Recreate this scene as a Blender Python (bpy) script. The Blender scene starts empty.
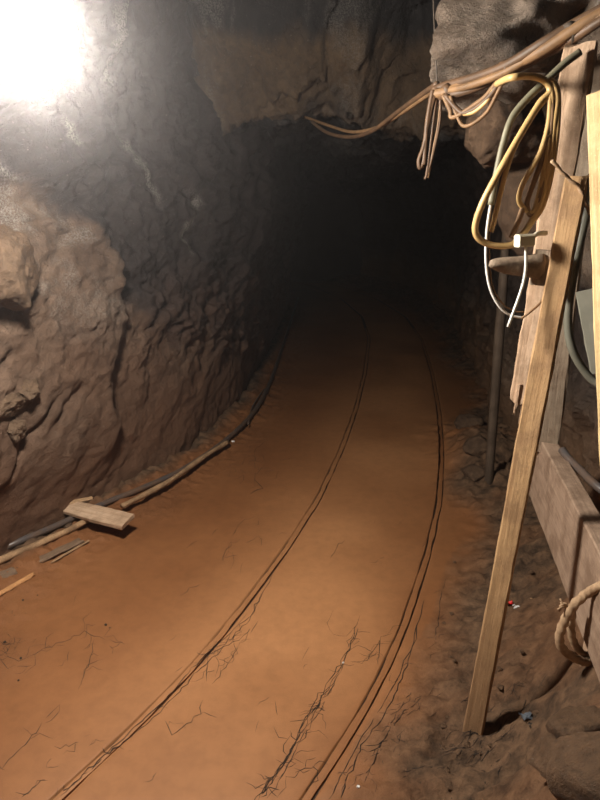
import bpy, math, random
import numpy as np
from mathutils import Vector, Matrix

random.seed(7)
SC = bpy.context.scene
COL = SC.collection

# ------------------------------------------------------------------ camera
F_PX, PITCH, CAM_H = 600.0, math.radians(17.1), 1.45
cam_d = bpy.data.cameras.new('camera')
cam_d.sensor_fit = 'VERTICAL'
cam_d.sensor_height = 24.0
cam_d.lens = F_PX / 800.0 * 24.0
cam_d.clip_start = 0.02
cam = bpy.data.objects.new('camera', cam_d)
COL.objects.link(cam)
cam.location = (0, 0, CAM_H)
cam.rotation_euler = (math.pi / 2 - PITCH, 0, 0)
SC.camera = cam

# ------------------------------------------------------------------ world: dim underground air with thin mist
HAZE = 0.013
wd = bpy.data.worlds.new('underground')
SC.world = wd
wd.use_nodes = True
wn = wd.node_tree.nodes
wl = wd.node_tree.links
wn['Background'].inputs['Color'].default_value = (0.8, 0.85, 1.0, 1)
wn['Background'].inputs['Strength'].default_value = 0.0
if HAZE:
    vs = wn.new('ShaderNodeVolumeScatter')
    vs.inputs['Color'].default_value = (1.0, 0.95, 0.97, 1)
    vs.inputs['Density'].default_value = HAZE
    vs.inputs['Anisotropy'].default_value = 0.89
    wl.new(vs.outputs[0], wn['World Output'].inputs['Volume'])

SC.view_settings.view_transform = 'Standard'
SC.view_settings.look = 'None'
SC.view_settings.gamma = 1.0
SC.view_settings.use_curve_mapping = False
SC.view_settings.exposure = 0.0
LAMP_POS = Vector((-0.58, 1.42, 1.815))
LAMP_EMIT = 410.0
SC.cycles.max_bounces = 6
SC.cycles.volume_bounces = 0
SC.cycles.sample_clamp_indirect = 4.0


# ------------------------------------------------------------------ pixel -> place helpers
def ray(u, v):
    dx = (u - 300) / F_PX
    dy = (400 - v) / F_PX
    return Vector((dx, math.cos(PITCH) + dy * math.sin(PITCH), -math.sin(PITCH) + dy * math.cos(PITCH)))


def PY(u, v, y):
    d = ray(u, v)
    return Vector((0, 0, CAM_H)) + d * (y / d.y)


def PZ(u, v, z):
    d = ray(u, v)
    return Vector((0, 0, CAM_H)) + d * ((z - CAM_H) / d.z)


# ------------------------------------------------------------------ numpy noise
def _h(ix, iy, iz, s):
    n = (ix.astype(np.int64) * 374761393 + iy.astype(np.int64) * 668265263 + iz.astype(np.int64) * 2147483647 + s * 1274126177) & 0xFFFFFFFF
    n = ((n ^ (n >> 13)) * 1274126177) & 0xFFFFFFFF
    n = ((n ^ (n >> 16)) * 2246822519) & 0xFFFFFFFF
    n = n ^ (n >> 15)
    return (n & 0xFFFFFF) / float(0xFFFFFF)


def vnoise(x, y, z, s=0):
    ix, iy, iz = np.floor(x), np.floor(y), np.floor(z)
    fx, fy, fz = x - ix, y - iy, z - iz
    fx = fx ** 3 * (fx * (fx * 6 - 15) + 10)
    fy = fy ** 3 * (fy * (fy * 6 - 15) + 10)
    fz = fz ** 3 * (fz * (fz * 6 - 15) + 10)
    r = 0
    for a in (0, 1):
        wx = fx if a else 1 - fx
        for b in (0, 1):
            wy = fy if b else 1 - fy
            for c in (0, 1):
                wz = fz if c else 1 - fz
                r = r + wx * wy * wz * _h(ix + a, iy + b, iz + c, s)
    return r * 2 - 1


def fbm(x, y, z, octs=4, s=0, gain=0.5):
    r, a, f = 0, 1.0, 1.0
    for o in range(octs):
        r = r + a * vnoise(x * f + 17.3 * o, y * f + 5.1 * o, z * f - 9.7 * o, s + o)
        a *= gain
        f *= 2.03
    return r


def ridged(x, y, z, octs=3, s=0):
    r, a, f = 0, 1.0, 1.0
    for o in range(octs):
        r = r + a * (1 - np.abs(vnoise(x * f + 3.3 * o, y * f, z * f, s + o)) * 2)
        a *= 0.5
        f *= 2.1
    return r


def facets(x, y, z, s=0, tilt=0.6, off=0.5):
    """planar broken-rock facets: each nearest cell is a tilted plane"""
    ix, iy, iz = np.floor(x), np.floor(y), np.floor(z)
    best = np.full(x.shape, 1e9)
    val = np.zeros(x.shape)
    for a in (-1, 0, 1):
        for b in (-1, 0, 1):
            for c in (-1, 0, 1):
                jx, jy, jz = ix + a, iy + b, iz + c
                px, py, pz = jx + _h(jx, jy, jz, s), jy + _h(jx, jy, jz, s + 1), jz + _h(jx, jy, jz, s + 2)
                dx, dy, dz = x - px, y - py, z - pz
                d = dx * dx + dy * dy + dz * dz
                g = tilt * (dx * (_h(jx, jy, jz, s + 3) - .5) + dy * (_h(jx, jy, jz, s + 4) - .5) + dz * (_h(jx, jy, jz, s + 5) - .5)) * 2
                w = g + off * (_h(jx, jy, jz, s + 6) - .5) * 2
                m = d < best
                best = np.where(m, d, best)
                val = np.where(m, w, val)
    return val


def sstep(a, b, x):
    t = np.clip((x - a) / (b - a), 0, 1)
    return t * t * (3 - 2 * t)


# ------------------------------------------------------------------ mesh / object helpers
def tag(o, label=None, cat=None, group=None, kind=None):
    if label: o['label'] = label
    if cat: o['category'] = cat
    if group: o['group'] = group
    if kind: o['kind'] = kind
    return o


def mesh_obj(name, verts, faces, mat, parent=None, smooth=True):
    me = bpy.data.meshes.new(name)
    me.from_pydata([tuple(v) for v in verts], [], faces)
    if smooth:
        me.polygons.foreach_set('use_smooth', np.ones(len(me.polygons), dtype=bool))
    me.update()
    if mat: me.materials.append(mat)
    o = bpy.data.objects.new(name, me)
    COL.objects.link(o)
    if parent: o.parent = parent
    return o


def grid_obj(name, X, Y, Z, mat, flip=False, attrs=None, parent=None):
    nu, nv = X.shape
    me = bpy.data.meshes.new(name)
    co = np.stack([X, Y, Z], -1).reshape(-1, 3).astype(np.float32)
    i = np.arange(nu * nv).reshape(nu, nv)
    q = np.stack([i[:-1, :-1], i[1:, :-1], i[1:, 1:], i[:-1, 1:]], -1).reshape(-1, 4)
    if flip: q = q[:, ::-1]
    n = len(q)
    me.vertices.add(len(co)); me.vertices.foreach_set('co', co.ravel())
    me.loops.add(n * 4); me.loops.foreach_set('vertex_index', q.ravel().astype(np.int32))
    me.polygons.add(n)
    me.polygons.foreach_set('loop_start', np.arange(0, n * 4, 4, dtype=np.int32))
    me.polygons.foreach_set('loop_total', np.full(n, 4, dtype=np.int32))
    me.update(calc_edges=True)
    me.polygons.foreach_set('use_smooth', np.ones(n, dtype=bool))
    for k, a in (attrs or {}).items():
        at = me.attributes.new(k, 'FLOAT', 'POINT')
        at.data.foreach_set('value', a.reshape(-1).astype(np.float32))
    me.materials.append(mat)
    o = bpy.data.objects.new(name, me)
    COL.objects.link(o)
    if parent: o.parent = parent
    return o


def empty(name, loc=(0, 0, 0)):
    o = bpy.data.objects.new(name, None)
    o.empty_display_size = 0.1
    COL.objects.link(o)
    o.location = loc
    return o


def under(o, p):
    """parent keeping the world place"""
    o.parent = p
    o.matrix_parent_inverse = Matrix.Translation(p.location).inverted()
    return o


def smooth_path(pts, n=8):
    P = [Vector(p) for p in pts]
    P = [P[0] * 2 - P[1]] + P + [P[-1] * 2 - P[-2]]
    out = []
    for i in range(1, len(P) - 2):
        a, b, c, d = P[i - 1:i + 3]
        for k in range(n):
            t = k / n
            out.append(0.5 * ((2 * b) + (c - a) * t + (2 * a - 5 * b + 4 * c - d) * t * t + (3 * b - a - 3 * c + d) * t ** 3))
    out.append(P[-2])
    return out


def tube(name, pts, r, mat, parent=None, seg=8, n=8, rfun=None, smooth=True, twist=None, raw=False):
    path = [Vector(p) for p in pts] if raw else smooth_path(pts, n)
    V, Fc = [], []
    up = None
    m = len(path)
    L = 0.0
    for i, p in enumerate(path):
        t = (path[min(i + 1, m - 1)] - path[max(i - 1, 0)])
        if t.length < 1e-9: t = Vector((0, 0, 1))
        t.normalize()
        if up is None:
            up = t.orthogonal().normalized()
        up = (up - t * up.dot(t))
        if up.length < 1e-6: up = t.orthogonal()
        up.normalize()
        bi = t.cross(up)
        if i: L += (path[i] - path[i - 1]).length
        for k in range(seg):
            a = 2 * math.pi * k / seg
            rr = r if rfun is None else rfun(i / (m - 1), a, L)
            V.append(p + (up * math.cos(a) + bi * math.sin(a)) * rr)
    for i in range(m - 1):
        for k in range(seg):
            k2 = (k + 1) % seg
            Fc.append((i * seg + k, i * seg + k2, (i + 1) * seg + k2, (i + 1) * seg + k))
    Fc.append(tuple(range(seg))[::-1])
    Fc.append(tuple((m - 1) * seg + k for k in range(seg)))
    o = mesh_obj(name, V, Fc, mat, None, smooth)
    if parent: under(o, parent)
    return o


def plank(name, a, b, width, thick, nrm, mat, parent=None, rough=0.002, seg=24, broken=(0, 0), bev=0.004, taper=None, seed=0):
    """a sawn board from a to b; local +Z runs along the board, the wide face looks along nrm"""
    a, b, nrm = Vector(a), Vector(b), Vector(nrm)
    L = (b - a).length
    z = (b - a).normalized()
    y = (nrm - z * nrm.dot(z)).normalized()
    x = y.cross(z)
    rnd = random.Random(seed + 11)
    hw, ht = width / 2, thick / 2
    prof = [(-hw, -ht + bev), (-hw, ht - bev), (-hw + bev, ht), (-hw * .33, ht), (hw * .33, ht), (hw - bev, ht), (hw, ht - bev), (hw, -ht + bev),
            (hw - bev, -ht), (hw * .33, -ht), (-hw * .33, -ht), (-hw + bev, -ht)]
    npf = len(prof)
    V, Fc = [], []
    jag = [(rnd.uniform(-1, 1), rnd.uniform(-1, 1)) for _ in prof]
    for i in range(seg + 1):
        t = i / seg
        sc = 1.0 if taper is None else taper(t)
        for k, (px, py) in enumerate(prof):
            zz = t * L
            if i == 0: zz += broken[0] * jag[k][0]
            if i == seg: zz += broken[1] * jag[k][1]
            ox = rough * (math.sin(7 * t * L + seed + k * .7) + rnd.uniform(-1, 1)) * .6
            oy = rough * (math.sin(5 * t * L + seed * 2) + rnd.uniform(-1, 1)) * .4
            V.append((px * sc + ox, py * sc + oy, zz))
    for i in range(seg):
        for k in range(npf):
            k2 = (k + 1) % npf
            Fc.append((i * npf + k, i * npf + k2, (i + 1) * npf + k2, (i + 1) * npf + k))
    Fc.append(tuple(range(npf))[::-1])
    Fc.append(tuple(seg * npf + k for k in range(npf)))
    o = mesh_obj(name, V, Fc, mat, None, False)
    M = Matrix((x, y, z)).transposed().to_4x4()
    M.translation = a
    if parent:
        o.parent = parent
        o.matrix_parent_inverse = Matrix.Translation(parent.location).inverted()
    o.matrix_basis = M
    return o


def rock_mesh(name, c, size, mat, seed=0, sub=40, parent=None, tilt=0.45, rot=0.0, cell=1.6, fine=0.05, hmin=.72):
    """an angular stone: a sphere grid pushed onto random cutting planes"""
    th = np.linspace(0, math.pi, sub)[:, None] * np.ones((1, sub * 2))
    ph = np.linspace(0, 2 * math.pi, sub * 2)[None, :] * np.ones((sub, 1))
    dx, dy, dz = np.sin(th) * np.cos(ph), np.sin(th) * np.sin(ph), np.cos(th)
    rs = np.random.RandomState(seed + 5)
    r = np.full(dx.shape, 1.25)
    for k in range(16):
        n = rs.normal(size=3); n /= np.linalg.norm(n)
        h = rs.uniform(hmin, .98)
        dd = dx * n[0] + dy * n[1] + dz * n[2]
        r = np.minimum(r, np.where(dd > .05, h / np.maximum(dd, .05), 9))
    r = r + fine * fbm(dx * 3 + seed, dy * 3, dz * 3, 4, seed)
    X, Y, Z = dx * r * size[0], dy * r * size[1], dz * r * size[2]
    cr, sr = math.cos(rot), math.sin(rot)
    X, Y = X * cr - Y * sr, X * sr + Y * cr
    o = grid_obj(name, X, Y, Z, mat, flip=False)
    if parent:
        o.parent = parent
        o.matrix_parent_inverse = Matrix.Translation(parent.location).inverted()
    o.location = c
    return o


# ------------------------------------------------------------------ materials
def new_mat(name):
    m = bpy.data.materials.new(name)
    m.use_nodes = True
    nt = m.node_tree
    return m, nt, nt.nodes['Principled BSDF']


def N(nt, typ, **kw):
    n = nt.nodes.new(typ)
    for k, v in kw.items():
        if k in n.inputs: n.inputs[k].default_value = v
        else: setattr(n, k, v)
    return n


def noise(nt, scale, detail=6, rough=.6, vec=None, dist=0.0):
    n = N(nt, 'ShaderNodeTexNoise')
    n.inputs['Scale'].default_value = scale
    n.inputs['Detail'].default_value = detail
    n.inputs['Roughness'].default_value = rough
    n.inputs['Distortion'].default_value = dist
    if vec is not None: nt.links.new(vec, n.inputs['Vector'])
    return n


def ramp(nt, fac, stops, interp='LINEAR'):
    r = N(nt, 'ShaderNodeValToRGB')
    r.color_ramp.interpolation = interp
    e = r.color_ramp.elements
    while len(e) < len(stops): e.new(0.5)
    for el, (p, c) in zip(e, stops):
        el.position = p
        el.color = (c[0], c[1], c[2], 1) if not isinstance(c, (int, float)) else (c, c, c, 1)
    nt.links.new(fac, r.inputs['Fac'])
    return r


def mix(nt, fac, a, b, mode='MIX'):
    m = N(nt, 'ShaderNodeMix', data_type='RGBA', blend_type=mode)
    for s, v in ((m.inputs['Factor'], fac), (m.inputs['A'], a), (m.inputs['B'], b)):
        pass
    def put(sock, v):
        if isinstance(v, (int, float)): sock.default_value = v
        elif isinstance(v, tuple): sock.default_value = (v[0], v[1], v[2], 1)
        else: nt.links.new(v, sock)
    put(m.inputs[0], fac); put(m.inputs[6], a); put(m.inputs[7], b)
    return m.outputs[2]


def bump(nt, bsdf, hts, dist=0.01, strength=1.0, prev=None):
    b = N(nt, 'ShaderNodeBump')
    b.inputs['Distance'].default_value = dist
    b.inputs['Strength'].default_value = strength
    nt.links.new(hts, b.inputs['Height'])
    if prev is not None: nt.links.new(prev, b.inputs['Normal'])
    nt.links.new(b.outputs[0], bsdf.inputs['Normal'])
    return b.outputs[0]


def attr(nt, name):
    a = N(nt, 'ShaderNodeAttribute', attribute_name=name)
    return a.outputs['Fac']


def rock_mat(name, c0, c1, dark0=(0.016, 0.012, 0.013), dark1=(0.044, 0.032, 0.030), vein=True, rough=0.62, stain=None, bumpd=0.02, scale=1.0, use_attr=True):
    m, nt, b = new_mat(name)
    tc = N(nt, 'ShaderNodeTexCoord').outputs['Object']
    n1 = noise(nt, 3.0 * scale, 8, .62, tc)
    n2 = noise(nt, 26 * scale, 8, .7, tc)
    n3 = noise(nt, 140 * scale, 4, .7, tc)
    col = ramp(nt, n1.outputs[0], [(.3, c0), (.68, c1)]).outputs[0]
    col = mix(nt, .8, col, ramp(nt, n2.outputs[0], [(.28, (.3, .3, .3)), (.68, (1.15, 1.15, 1.15))]).outputs[0], 'MULTIPLY')
    if use_attr:
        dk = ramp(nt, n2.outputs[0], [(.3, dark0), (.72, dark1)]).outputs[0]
        col = mix(nt, attr(nt, 'mineral_and_shade'), col, dk)
        if vein:
            vn = ramp(nt, n3.outputs[0], [(.42, 0.0), (.6, 1.0)]).outputs[0]
            mm = N(nt, 'ShaderNodeMath', operation='MULTIPLY')
            nt.links.new(attr(nt, 'vein'), mm.inputs[0]); nt.links.new(vn, mm.inputs[1])
            col = mix(nt, mm.outputs[0], col, (.34, .31, .28))
        if stain:
            col = mix(nt, attr(nt, 'stain'), col, stain)
    # small pale mineral flecks
    fl = noise(nt, 95 * scale, 2, .5, tc)
    fm = ramp(nt, fl.outputs[0], [(.70, 0.0), (.74, 1.0)]).outputs[0]
    fmm = N(nt, 'ShaderNodeMath', operation='MULTIPLY'); fmm.inputs[1].default_value = .35
    nt.links.new(fm, fmm.inputs[0])
    col = mix(nt, fmm.outputs[0], col, (.35, .31, .27))
    nt.links.new(col, b.inputs['Base Color'])
    rr = ramp(nt, n2.outputs[0], [(.3, rough - .15), (.7, rough + .2)]).outputs[0]
    nt.links.new(rr, b.inputs['Roughness'])
    b.inputs['Specular IOR Level'].default_value = .35
    p = bump(nt, b, n2.outputs[0], bumpd, 1.0)
    bump(nt, b, n3.outputs[0], .012, .8, p)
    return m


def wood_mat(name, c0, c1, dirt=(.16, .09, .05), dirt_amt=.65, rough=.7, gscale=1.0, mudline=0):
    m, nt, b = new_mat(name)
    tc = N(nt, 'ShaderNodeTexCoord').outputs['Object']
    mp = N(nt, 'ShaderNodeMapping')
    mp.inputs['Scale'].default_value = (1, 1, .045)
    nt.links.new(tc, mp.inputs['Vector'])
    g = noise(nt, 120 * gscale, 5, .6, mp.outputs[0], .4)
    s = noise(nt, 11, 7, .7, tc)
    f = noise(nt, 220, 3, .6, tc)
    col = ramp(nt, g.outputs[0], [(.25, c0), (.7, c1)]).outputs[0]
    da = ramp(nt, s.outputs[0], [(.44, 0.0), (.6, dirt_amt)]).outputs[0]
    col = mix(nt, da, col, dirt)
    if mudline:
        sx = N(nt, 'ShaderNodeSeparateXYZ'); nt.links.new(tc, sx.inputs[0])
        ad = N(nt, 'ShaderNodeMath', operation='MULTIPLY_ADD'); ad.inputs[1].default_value = .9
        nt.links.new(s.outputs[0], ad.inputs[0]); nt.links.new(sx.outputs[2], ad.inputs[2])
        ml = ramp(nt, ad.outputs[0], [(.45, .85), (.98, 0.0)]).outputs[0]
        col = mix(nt, ml, col, (.22, .125, .07))
    sp = ramp(nt, f.outputs[0], [(.62, 0.0), (.7, .35)]).outputs[0]
    col = mix(nt, sp, col, tuple(min(1, x * 1.5) for x in c1))
    nt.links.new(col, b.inputs['Base Color'])
    b.inputs['Roughness'].default_value = rough
    b.inputs['Specular IOR Level'].default_value = .25
    p = bump(nt, b, g.outputs[0], .003, .7)
    bump(nt, b, f.outputs[0], .002, .4, p)
    return m


def plain_mat(name, c, rough=.5, metal=0.0, var=.25, scale=30, c2=None, bumpd=.001, spec=.4):
    m, nt, b = new_mat(name)
    tc = N(nt, 'ShaderNodeTexCoord').outputs['Object']
    n = noise(nt, scale, 5, .65, tc)
    lo = tuple(x * (1 - var) for x in c) if c2 is None else c2
    col = ramp(nt, n.outputs[0], [(.35, lo), (.65, c)]).outputs[0]
    nt.links.new(col, b.inputs['Base Color'])
    b.inputs['Roughness'].default_value = rough
    b.inputs['Metallic'].default_value = metal
    b.inputs['Specular IOR Level'].default_value = spec
    bump(nt, b, n.outputs[0], bumpd, .5)
    return m


def mud_mat(name):
    m, nt, b = new_mat(name)
    tc = N(nt, 'ShaderNodeTexCoord').outputs['Object']
    n1 = noise(nt, 1.6, 6, .55, tc)
    n2 = noise(nt, 18, 8, .68, tc)
    n3 = noise(nt, 120, 5, .7, tc)
    col = ramp(nt, n1.outputs[0], [(.3, (.19, .074, .027)), (.7, (.26, .108, .041))]).outputs[0]
    col = mix(nt, attr(nt, 'silt'), col, (.40, .185, .078))
    bk = ramp(nt, n2.outputs[0], [(.34, (.045, .026, .015)), (.64, (.175, .10, .056))]).outputs[0]
    col = mix(nt, attr(nt, 'earth'), col, bk)
    gr = ramp(nt, n2.outputs[0], [(.35, (.7, .7, .7)), (.6, (1.0, 1.0, 1.0))]).outputs[0]
    col = mix(nt, .5, col, gr, 'MULTIPLY')
    # scattered dark crumbs
    cr = noise(nt, 60, 3, .55, tc)
    cm = ramp(nt, cr.outputs[0], [(.69, 0.0), (.73, .8)]).outputs[0]
    mm = N(nt, 'ShaderNodeMath', operation='MULTIPLY')
    nt.links.new(cm, mm.inputs[0]); nt.links.new(attr(nt, 'crumb'), mm.inputs[1])
    col = mix(nt, mm.outputs[0], col, (.035, .022, .014))
    nt.links.new(col, b.inputs['Base Color'])
    rr = ramp(nt, attr(nt, 'earth'), [(0, .58), (1, .9)]).outputs[0]
    nt.links.new(rr, b.inputs['Roughness'])
    b.inputs['Specular IOR Level'].default_value = .3
    bm_ = N(nt, 'ShaderNodeMath', operation='MULTIPLY_ADD')
    nt.links.new(attr(nt, 'crumb'), bm_.inputs[0]); bm_.inputs[1].default_value = 1.6; bm_.inputs[2].default_value = .08
    h = N(nt, 'ShaderNodeMath', operation='MULTIPLY')
    nt.links.new(n3.outputs[0], h.inputs[0]); nt.links.new(bm_.outputs[0], h.inputs[1])
    h2 = N(nt, 'ShaderNodeMath', operation='MULTIPLY')
    nt.links.new(n2.outputs[0], h2.inputs[0]); nt.links.new(bm_.outputs[0], h2.inputs[1])
    p = bump(nt, b, h2.outputs[0], .012, .8)
    bump(nt, b, h.outputs[0], .004, .8, p)
    return m


M_WALL = rock_mat('rock_brown_and_black', (.095, .055, .036), (.21, .14, .098), stain=(.20, .10, .056))
M_WALLR = rock_mat('rock_grey_brown', (.12, .08, .055), (.25, .185, .135), stain=(.19, .10, .05))
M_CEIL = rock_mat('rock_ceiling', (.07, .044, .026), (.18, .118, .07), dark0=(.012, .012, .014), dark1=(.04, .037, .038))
M_QUARTZ = rock_mat('rock_quartz', (.12, .078, .052), (.38, .30, .24), use_attr=False, rough=.38, bumpd=.03, scale=.8)
M_BOULDER = rock_mat('rock_boulder', (.11, .064, .038), (.21, .135, .085), use_attr=False, bumpd=.02)
M_STONE = rock_mat('stone_brown', (.085, .048, .028), (.19, .115, .068), use_attr=False, bumpd=.01, scale=2)
M_BANK = rock_mat('stone_earthy', (.13, .07, .036), (.25, .145, .082), use_attr=False, bumpd=.012, scale=2)
M_MUD = mud_mat('orange_mud')
M_WOOD = wood_mat('wood_pale_muddy', (.35, .205, .098), (.48, .305, .158), dirt=(.24, .14, .075), mudline=.75)
M_WOOD2 = wood_mat('wood_rough_pink', (.38, .24, .15), (.56, .40, .28), dirt=(.25, .16, .10))
M_WOODD = wood_mat('wood_weathered_grey', (.20, .15, .11), (.34, .27, .20), dirt=(.14, .09, .06))
M_WOODY = wood_mat('wood_yellow', (.60, .42, .20), (.75, .57, .32), dirt=(.5, .33, .16))
M_WOODB = wood_mat('wood_beam_brown', (.22, .145, .10), (.36, .255, .185), dirt=(.14, .085, .055))
M_SCRAP = wood_mat('wood_scrap_brown', (.13, .08, .05), (.22, .145, .095), dirt=(.09, .05, .03))
M_WOODK = wood_mat('wood_dark', (.06, .042, .03), (.11, .078, .055), dirt=(.045, .03, .02))
M_STICK = wood_mat('wood_stick', (.26, .15, .08), (.46, .29, .16), dirt=(.12, .07, .04), gscale=1.5)
M_STICKO = wood_mat('wood_splinter_orange', (.42, .2, .08), (.58, .3, .13), dirt=(.25, .12, .05))
M_YEL = plain_mat('cable_yellow', (.64, .43, .19), .42, c2=(.50, .32, .13), scale=14)
M_TAN = plain_mat('cable_dusty_tan', (.25, .14, .066), .6, c2=(.14, .078, .038), scale=18)
M_BRN = plain_mat('cable_brown', (.13, .070, .036), .55, c2=(.07, .04, .023), scale=18)
M_GRN = plain_mat('cable_grey_green', (.20, .18, .12), .5, scale=18)
M_HOSE = plain_mat('hose_grey', (.17, .165, .13), .5, scale=12)
M_HOSEB = plain_mat('hose_black', (.075, .066, .066), .32, scale=12, c2=(.13, .078, .05))
M_WHITE = plain_mat('wire_white', (.78, .76, .72), .35, var=.1)
M_PVC = plain_mat('connector_cream', (.74, .68, .54), .4, var=.15)
M_TAPE = plain_mat('tape_dark', (.09, .07, .055), .5)
M_ROPE = plain_mat('rope_hemp', (.46, .31, .19), .85, c2=(.30, .19, .11), scale=60, bumpd=.003)
M_RAIL = plain_mat('rail_rusty_steel', (.075, .04, .025), .5, metal=.4, c2=(.028, .018, .013), scale=40)
M_RAILTOP = plain_mat('rail_mud_crust', (.33, .155, .062), .6, c2=(.24, .11, .045), scale=25, bumpd=.004)
M_TWIG = plain_mat('strand_dark', (.04, .024, .015), .8, c2=(.015, .01, .008), scale=40)
M_RED = plain_mat('litter_red', (.75, .03, .03), .4, var=.1)
M_PAPER = plain_mat('litter_white', (.8, .78, .76), .5, var=.1)
M_FOIL = plain_mat('litter_foil', (.32, .38, .46), .3, metal=.6, var=.4)
M_GREYPL = plain_mat('sheet_grey_green', (.26, .25, .20), .6, scale=8)
M_BLACKM = plain_mat('lamp_metal', (.05, .05, .05), .5, metal=.6)

# ------------------------------------------------------------------ the shape of the gallery (metres, y runs down the tunnel)
TRK_Y = [-1.5, 0.0, 1.2, 1.35, 1.52, 1.78, 2.04, 2.42, 2.9, 3.61, 4.45, 5.6, 7.3, 9.0, 11.0, 13.0, 15.0]
TRK_X = [-1.9, -1.0, -.30, -.205, -.105, .02, .125, .265, .42, .59, .76, .95, 1.18, 1.26, 1.08, .60, -.2]
GAUGE2 = 0.325
XL_Y = [-1.5, 0.0, 1.2, 2.28, 2.96, 3.53, 4.45, 6.1, 8.0, 9.6, 11.5, 13.0, 15.0]
XL_X = [-2.1, -1.85, -1.6, -1.30, -.98, -.72, -.50, -.37, -.27, -.20, -.4, -.8, -1.6]
XR_Y = [-1.5, 1.2, 2.1, 2.5, 3.2, 4.0, 6.0, 8.0, 10.0, 12.0, 13.5, 15.0]
XR_X = [1.05, 1.05, 1.1, 1.3, 1.42, 1.42, 1.75, 2.05, 2.2, 2.05, 1.7, 1.1]


def smooth_interp(y, ys, xs):
    yy = np.linspace(ys[0], ys[-1], 1200)
    v = np.interp(yy, ys, xs)
    k = np.hanning(41); k /= k.sum()
    v = np.convolve(np.pad(v, 20, mode='edge'), k, 'valid')
    return np.interp(y, yy, v)


def trk(y): return smooth_interp(y, TRK_Y, TRK_X)


def floor_h(x, y):
    """ground height: flat silt between the rails, earth bank to the right, slight rise at the left wall"""
    t = x - trk(y)
    xr = smooth_interp(y, XR_Y, XR_X)
    xl = smooth_interp(y, XL_Y, XL_X)
    r0 = .40 + .12 * fbm(x * 0 + 3, y * 1.3, y * 0, 3, 71)
    bank = sstep(0.0, .75, t - r0)
    z = bank * (.13 + .12 * sstep(.62, 1.0, t) * sstep(3.0, 2.2, y) + .20 * sstep(.82, 1.08, t) * sstep(2.1, 1.5, y) + .035 * fbm(x * 6, y * 6, y * 0, 4, 31)) + sstep(.02, .25, t - r0) * .012 * fbm(x * 22, y * 22, y * 0, 4, 33)
    left = sstep(.35, 0, x - xl)
    z = z + left * (.05 + .02 * fbm(x * 7, y * 7, y * 0, 4, 37))
    z = z + .006 * fbm(x * 1.7, y * 1.7, y * 0, 3, 35) * sstep(0, .2, np.abs(np.abs(t) - GAUGE2))
    mo = np.exp(-(((x - 1.12) / .22) ** 2 + ((y - 3.45) / .5) ** 2))
    z = z + mo * (.10 + .05 * fbm(x * 9, y * 9, y * 0, 4, 38))
    rough = np.clip(sstep(.55, .0, x - xl) + sstep(-.05, .3, t - r0), 0, 1)
    z = z + rough * .013 * fbm(x * 30, y * 30, y * 0, 3, 39)
    return z, bank, left, rough, t, r0


def fz(x, y):
    return float(floor_h(np.array([float(x)]), np.array([float(y)]))[0][0])


def dens(y0, y1, fn):
    out = [y0]
    while out[-1] < y1: out.append(out[-1] + fn(out[-1]))
    return np.array(out)


# floor
ys = dens(-1.5, 14.6, lambda y: .05 if y < .8 else (.011 if y < 3.2 else min(.011 * (y / 3.2) ** 2, .16)))
HEADW = .0175
GRV = [-.003, 0, .002, .006]
ts = [t for t in np.arange(-2.4, 1.5, .0145) if abs(abs(t) - GAUGE2) > .03]
for sd_ in (-1, 1):
    ts += [sd_ * GAUGE2 + e * (HEADW + g) for e in (-1, 1) for g in GRV] + [sd_ * GAUGE2]
ts = np.array(sorted(ts))
Yg, Tg = np.meshgrid(ys, ts, indexing='ij')
Xg = trk(Yg) + Tg
Zg, bank, left, rough, tt, r0 = floor_h(Xg, Yg)
q = np.abs(Tg) - GAUGE2
Zg = np.where(np.abs(q) < HEADW + .001, -.02, Zg)
Zg = np.where((np.abs(q) >= HEADW + .001) & (np.abs(q) < HEADW + .004), Zg - .0015, Zg)
Xg = Xg - np.sign(Tg) * np.sign(q) * .0035 * np.clip(fbm(Yg * 7, np.sign(Tg) * 2, np.sign(q), 3, 44), 0, 1) * (np.abs(q) > HEADW - .001) * (np.abs(q) < .03)
xlg = smooth_interp(Yg, XL_Y, XL_X)
silt = sstep(.72, .05, np.abs(Tg + .06)) * np.clip(.75 + .5 * fbm(Xg * 1.5, Yg * 1.5, Yg * 0, 3, 52), 0, 1)
earth = np.clip(sstep(.0, .30, tt - r0) + sstep(.14, .0, Xg - xlg), 0, 1)
earth = np.clip(earth + .35 * fbm(Xg * 5, Yg * 5, Yg * 0, 4, 55) * (earth > .02), 0, 1)
patch = np.exp(-(((Xg + 1.02) / .12) ** 2 + ((Yg - 1.72) / .12) ** 2)) + np.exp(-(((Xg + .75) / .14) ** 2 + ((Yg - 2.9) / .22) ** 2))
crumb = np.clip(rough + .9 * patch, 0, 1)
floor = grid_obj('floor', Xg, Yg, Zg, M_MUD, flip=True, attrs={'silt': silt, 'earth': earth, 'crumb': crumb})
tag(floor, 'orange mud floor of the tunnel with rails sunk in it', kind='structure')

# left wall
ys = dens(-1.5, 14.6, lambda y: .06 if y < 1.0 else (.013 if y < 4.2 else min(.013 * (y / 4.2) ** 2, .15)))
zs = np.concatenate([np.arange(-.1, 2.3, .0125), np.arange(2.3, 3.2, .04)])
Yg, Zg = np.meshgrid(ys, zs, indexing='ij')
xb = smooth_interp(Yg, XL_Y, XL_X)
lean = .05 * np.sin(np.clip(Zg / 2.2, 0, 1) * math.pi)
w1 = .05 * fbm(Yg * 2.1, Zg * 2.1, Yg * 0, 3, 101)
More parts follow.
